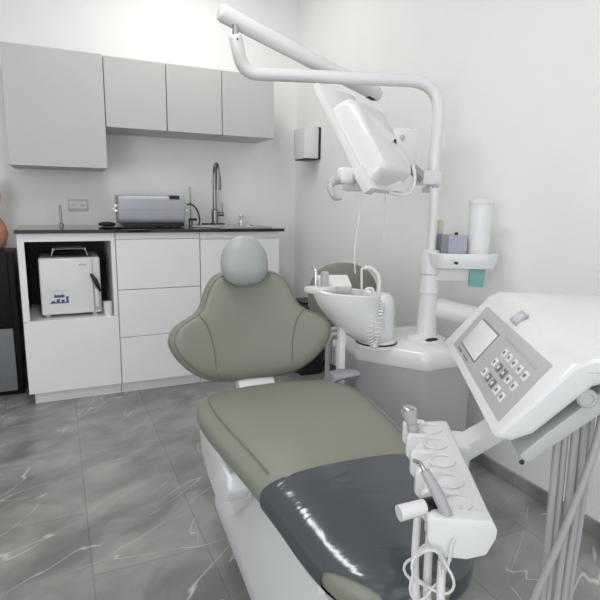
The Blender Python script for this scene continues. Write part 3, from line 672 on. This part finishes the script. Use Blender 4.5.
# armrest
t0 = math.radians(0)
arm_p = fillet([(0.285, 0.345, 0.40), (0.285, 0.36, 0.50), (0.345, 0.30, 0.525)], 0.05)
b = B()
b.loft([[V((0.225, 0.33+0.025*math.cos(a), 0.40+0.03*math.sin(a))) for a in [2*PI*k/16 for k in range(16)]],
        [V((0.235+0.01, 0.345+0.03*math.cos(a), 0.455+0.025*math.sin(a))) for a in [2*PI*k/16 for k in range(16)]],
        [V((0.265, 0.335+0.04*math.cos(a), 0.51+0.018*math.sin(a))) for a in [2*PI*k/16 for k in range(16)]],
        [V((0.305, 0.315+0.038*math.cos(a), 0.526+0.014*math.sin(a))) for a in [2*PI*k/16 for k in range(16)]],
        [V((0.345, 0.295+0.03*math.cos(a), 0.532+0.010*math.sin(a))) for a in [2*PI*k/16 for k in range(16)]],
        [V((0.352, 0.292+0.01*math.cos(a), 0.532+0.004*math.sin(a))) for a in [2*PI*k/16 for k in range(16)]]])
ao = b.build('armrest', 'armgrey', chair); ao.location = (-0.060, 0.01, -0.006)

# ================================================================== CONTROL CONSOLE
KO = V((0.528, 0.383, 0)); KR = math.radians(-32.8)
con = thing('control_console', 'large white instrument console with grey keypad and square screen, right foreground', 'console', KO, KR)
LEN = 0.46
prof = [(-0.083, 0.822), (-0.006, 0.926), (0.012, 0.936), (0.05, 0.937), (0.42, 0.937), (0.42, 0.9285), (0.06, 0.905), (0.02, 0.902), (-0.035, 0.832), (-0.06, 0.818)]
SH = Matrix(((1, 0, 0, 0), (0, 1, -0.22, 0.22*0.872), (0, 0, 1, 0), (0, 0, 0, 1)))
b = B(); b.prism(prof, 'y', 0.0, LEN, 0.010, 3, mtx=SH); b.build('console_body', 'white2', con)
# face frame: x along depth (y_local away), e along slope
fe0, fe1 = V((-0.083, 0, 0.822)), V((-0.006, 0, 0.926))
ez = (fe1-fe0).normalized(); nf = V((-ez.z, 0, ez.x))
FM = Matrix(((0, ez.x, nf.x, fe0.x), (-1, 0, 0, LEN), (0, ez.z, nf.z, fe0.z), (0, 0, 0, 1)))  # local: X toward viewer along console, Y up the slope, Z out of face
FL = (fe1-fe0).length
def fbox(x0, x1, y0, y1, z0, z1, bev=0.0): return B().box((x0, y0, z0), (x1, y1, z1), bev, 2, mtx=FM)
fbox(0.058, 0.430, 0.018, FL-0.016, -0.001, 0.0012, 0.0008).build('keypad_panel', 'panelgrey', con)
fbox(0.092, 0.220, 0.032, FL-0.036, 0.0005, 0.0020, 0.0006).build('screen_bezel', 'keygrey', con)
fbox(0.095, 0.217, 0.035, FL-0.039, 0.001, 0.0026, 0.0004).build('screen', 'screen', con)
for r_, (yy, n_, x_) in enumerate(((0.080, 5, 0.284), (0.060, 5, 0.280), (0.039, 5, 0.276))):
    for k in range(n_):
        x0 = x_+k*0.0265
        kind = 'keygrey' if (r_ > 0 and k in (1, 2)) else 'keywhite'
        kb = fbox(x0, x0+0.015, yy-0.006, yy+0.007, 0.0008, 0.003, 0.001).build('key', kind, con)
        fbox(x0+0.004, x0+0.011, yy-0.002, yy+0.003, 0.0028, 0.0034).build('key_symbol', 'keywhite' if kind == 'keygrey' else 'keygrey', kb)
fbox(0.245, 0.405, 0.096, 0.106, 0.0008, 0.0020, 0.0006).build('label_strip', 'lgrey', con)
for x0 in (0.096, 0.150): fbox(x0, x0+0.035, 0.0225, 0.0255, 0.001, 0.002).build('indicator', 'keygrey', con)
# badge on the ridge top
BG = Matrix.Translation((-0.004, 0.232, 0.9295)) @ Matrix.Rotation(math.radians(-43), 4, 'Y')
fbm = B().box((-0.012, -0.018, -0.002), (0.012, 0.018, 0.0012), 0.0008, mtx=BG).build('badge', 'silver', con)
b = B()
for y0, x0, x1 in ((-0.013, -0.008, 0.008), (-0.008, -0.001, 0.008), (-0.003, -0.008, 0.008), (0.004, -0.008, 0.004), (0.010, -0.006, 0.008)): b.box((x0, y0, 0.001), (x1, y0+0.0025, 0.002), mtx=BG)
b.build('badge_letters', 'white2', fbm)
# under rail with hoses
rail = B(); rail.prism([(-0.050, 0.802), (-0.040, 0.791), (0.060, 0.882), (0.12, 0.90), (0.12, 0.9285), (0.05, 0.905), (-0.03, 0.825)], 'y', 0.012, 0.09, 0.005, 2)
rail.build('hose_rail', 'lgrey', con)
B().lathe([(0.0115, 0), (0.0115, 0.012), (0.009, 0.015), (0.007, 0.015), (0.006, 0.013), (0.002, 0.013)], n=24, mtx=Matrix.Translation((0.016, 0.014, 0.884)) @ Matrix.Rotation(PI/2, 4, 'X')).build('pivot_knob', 'lgrey', con)
B().ball((-0.046, 0.011, 0.795), (0.0032, 0.002, 0.0032)).build('rail_screw', 'dark', con)
B().box((0.06, 0.02, 0.855), (0.25, 0.30, 0.905), 0.01).build('under_housing', 'armgrey', con)
hs_ = [(0.004, 0.045, 0.014), (0.014, 0.05, 0.022), (0.024, 0.045, 0.031), (0.036, 0.05, 0.041), (0.047, 0.06, 0.051)]
for i, (x0, y0, x1) in enumerate(hs_):
    z0 = 0.82+0.86*max(0, x0-0.006)
    pts = catmull([(x0, y0, z0), (x0+0.002, y0, 0.72), ((x0+x1)/2, y0+0.005, 0.60), (x1, y0+0.01, 0.42), (x1+0.01, y0+0.04, 0.22), (x1+0.03, y0+0.12, 0.10)])
    B().tube(pts, 0.0048, 10).build('hose', 'hose', con)
pts = catmull([(0.052, 0.04, 0.865), (0.040, 0.028, 0.80), (0.014, 0.02, 0.70), (-0.012, 0.02, 0.60), (-0.035, 0.03, 0.48), (-0.05, 0.08, 0.30)])
B().tube(pts, 0.0048, 10).build('hose', 'hose', con)

# ================================================================== INSTRUMENT HOLDER
HO = V((0.514, 0.469, 0)); 
hol = thing('instrument_holder', 'white slotted instrument holder bar over the foot end of the chair', 'holder', HO, KR+0.05)
hp = [(-0.052, 0.676), (-0.002, 0.681), (0.005, 0.668), (0.004, 0.655), (-0.007, 0.630), (-0.032, 0.622), (-0.060, 0.623), (-0.072, 0.634), (-0.074, 0.66)]
b = B(); b.prism(hp, 'y', 0.0, 0.335, 0.006, 3); b.build('holder_body', 'white2', hol)
fins = [(0.0, 0.022), (0.062, 0.078), (0.125, 0.142), (0.19, 0.207), (0.255, 0.272), (0.315, 0.335)]
B().prism([(-0.088, 0.674), (-0.081, 0.681), (-0.002, 0.682), (0.006, 0.668), (0.005, 0.655), (-0.006, 0.629), (-0.032, 0.6205), (-0.062, 0.6215), (-0.080, 0.632), (-0.088, 0.65)], 'y', -0.004, 0.022, 0.004, 2).build('end_cap', 'white2', hol)
for y0, y1 in fins[1:]:
    b = B(); b.prism([(-0.088, 0.674), (-0.081, 0.681), (-0.045, 0.6805), (-0.045, 0.625), (-0.076, 0.626), (-0.088, 0.640)], 'y', y0, y1, 0.004, 2); b.build('slot_fin', 'white2', hol)
for k, (y0, y1) in enumerate(zip([f_[1] for f_ in fins[:-1]], [f_[0] for f_ in fins[1:]])):
    B().tube([(-0.040+0.021*math.cos(a), (y0+y1)/2+0.021*math.sin(a), 0.6795) for a in [2*PI*q_/28 for q_ in range(29)]], 0.0013, 8).build('slot_ring', 'white2', hol)
B().box((-0.015, 0.235, 0.63), (0.025, 0.31, 0.672), 0.006).prism([(0.02, 0.25), (0.02, 0.31), (0.16, 0.47), (0.16, 0.40)], 'z', 0.632, 0.668, 0.006).build('mount_arm', 'white', hol)
for (x0, y0, x1, y1) in ((-0.085, 0.10, -0.09, -0.03), (-0.075, 0.045, -0.075, -0.045), (-0.06, 0.02, -0.05, -0.05)):
    pts = catmull([(x0, y0, 0.63), (x0-0.006, y0-0.04, 0.56), (x1, y1+0.02, 0.47), (x1-0.004, y1, 0.36), (x1-0.01, y1+0.0, 0.2)])
    B().tube(pts, 0.0062, 10).build('hose', 'whose', hol)
# loose coil of thin tubing
b = B(); pts = []
for k in range(90):
    a = k*0.22; r = 0.032+0.006*math.sin(k*0.6)
    pts.append(V((-0.083+0.8*r*math.cos(a)+0.006*math.sin(k*0.13), -0.012+0.010*math.sin(k*0.31), 0.612+1.0*r*math.sin(a)-0.0002*k)))
pts = [V((-0.04, 0.03, 0.682)), V((-0.045, 0.0, 0.665)), V((-0.055, -0.012, 0.645))]+pts+[V((-0.06, -0.02, 0.56)), V((-0.055, -0.02, 0.53))]
cr = thing('tubing_coil', 'loose coil of thin white tubing hanging below the near end of the holder', 'tubing', HO+V((0, 0, 0.5)), KR)
b.tube([p-V((0, 0, 0.5)) for p in pts], 0.0021, 6); b.build('tubing', 'whose', cr)
# handpieces in the holder (own things)
def hpt(x, y, z):
    c_, s_ = math.cos(KR), math.sin(KR); return V((HO.x+x*c_-y*s_, HO.y+x*s_+y*c_, z))
p = hpt(-0.078, 0.275, 0.640)
t = thing('air_water_syringe', 'grey handpiece with flared head in the far slot of the holder', 'handpiece', p, KR)
B().tube([(0, 0, 0), (-0.012, 0.004, 0.052)], [0.0105, 0.0105], 14).build('grip', 'lgrey', t)
B().tube([(-0.012, 0.004, 0.052), (-0.017, 0.006, 0.070), (-0.019, 0.007, 0.079)], [0.010, 0.0145, 0.015], 14).build('head', 'lgrey', t)
B().ball((-0.019, 0.007, 0.081), (0.013, 0.013, 0.005)).build('head_cap', 'steel', t)
p = V((0.4655, 0.506, 0.680))
t = thing('ultrasonic_scaler', 'slim dark grey scaler handpiece with bent tip leaning in the near slot', 'handpiece', p, 0)
B().tube([(0, 0, 0), (-0.008, 0.012, 0.026), (-0.019, 0.030, 0.055)], [0.008, 0.0085, 0.0065], 14).build('grip', 'grey', t)
B().tube(fillet([(-0.019, 0.030, 0.055), (-0.022, 0.036, 0.064), (-0.034, 0.036, 0.070)], 0.005), 0.003, 10).build('tip', 'steel', t)
p = hpt(-0.090, 0.020, 0.680)
t = thing('curing_light', 'short white cylinder with black collar lying across the holder slots', 'handpiece', p, math.radians(172))
B().tube([(-0.018, 0, 0.0), (0.0, 0, 0.0)], 0.0115, 18).build('collar', 'dark', t)
B().tube([(0.0, 0, 0.0), (0.040, 0, -0.004)], [0.0105, 0.0115], 18, round_end=False).build('barrel', 'white2', t)
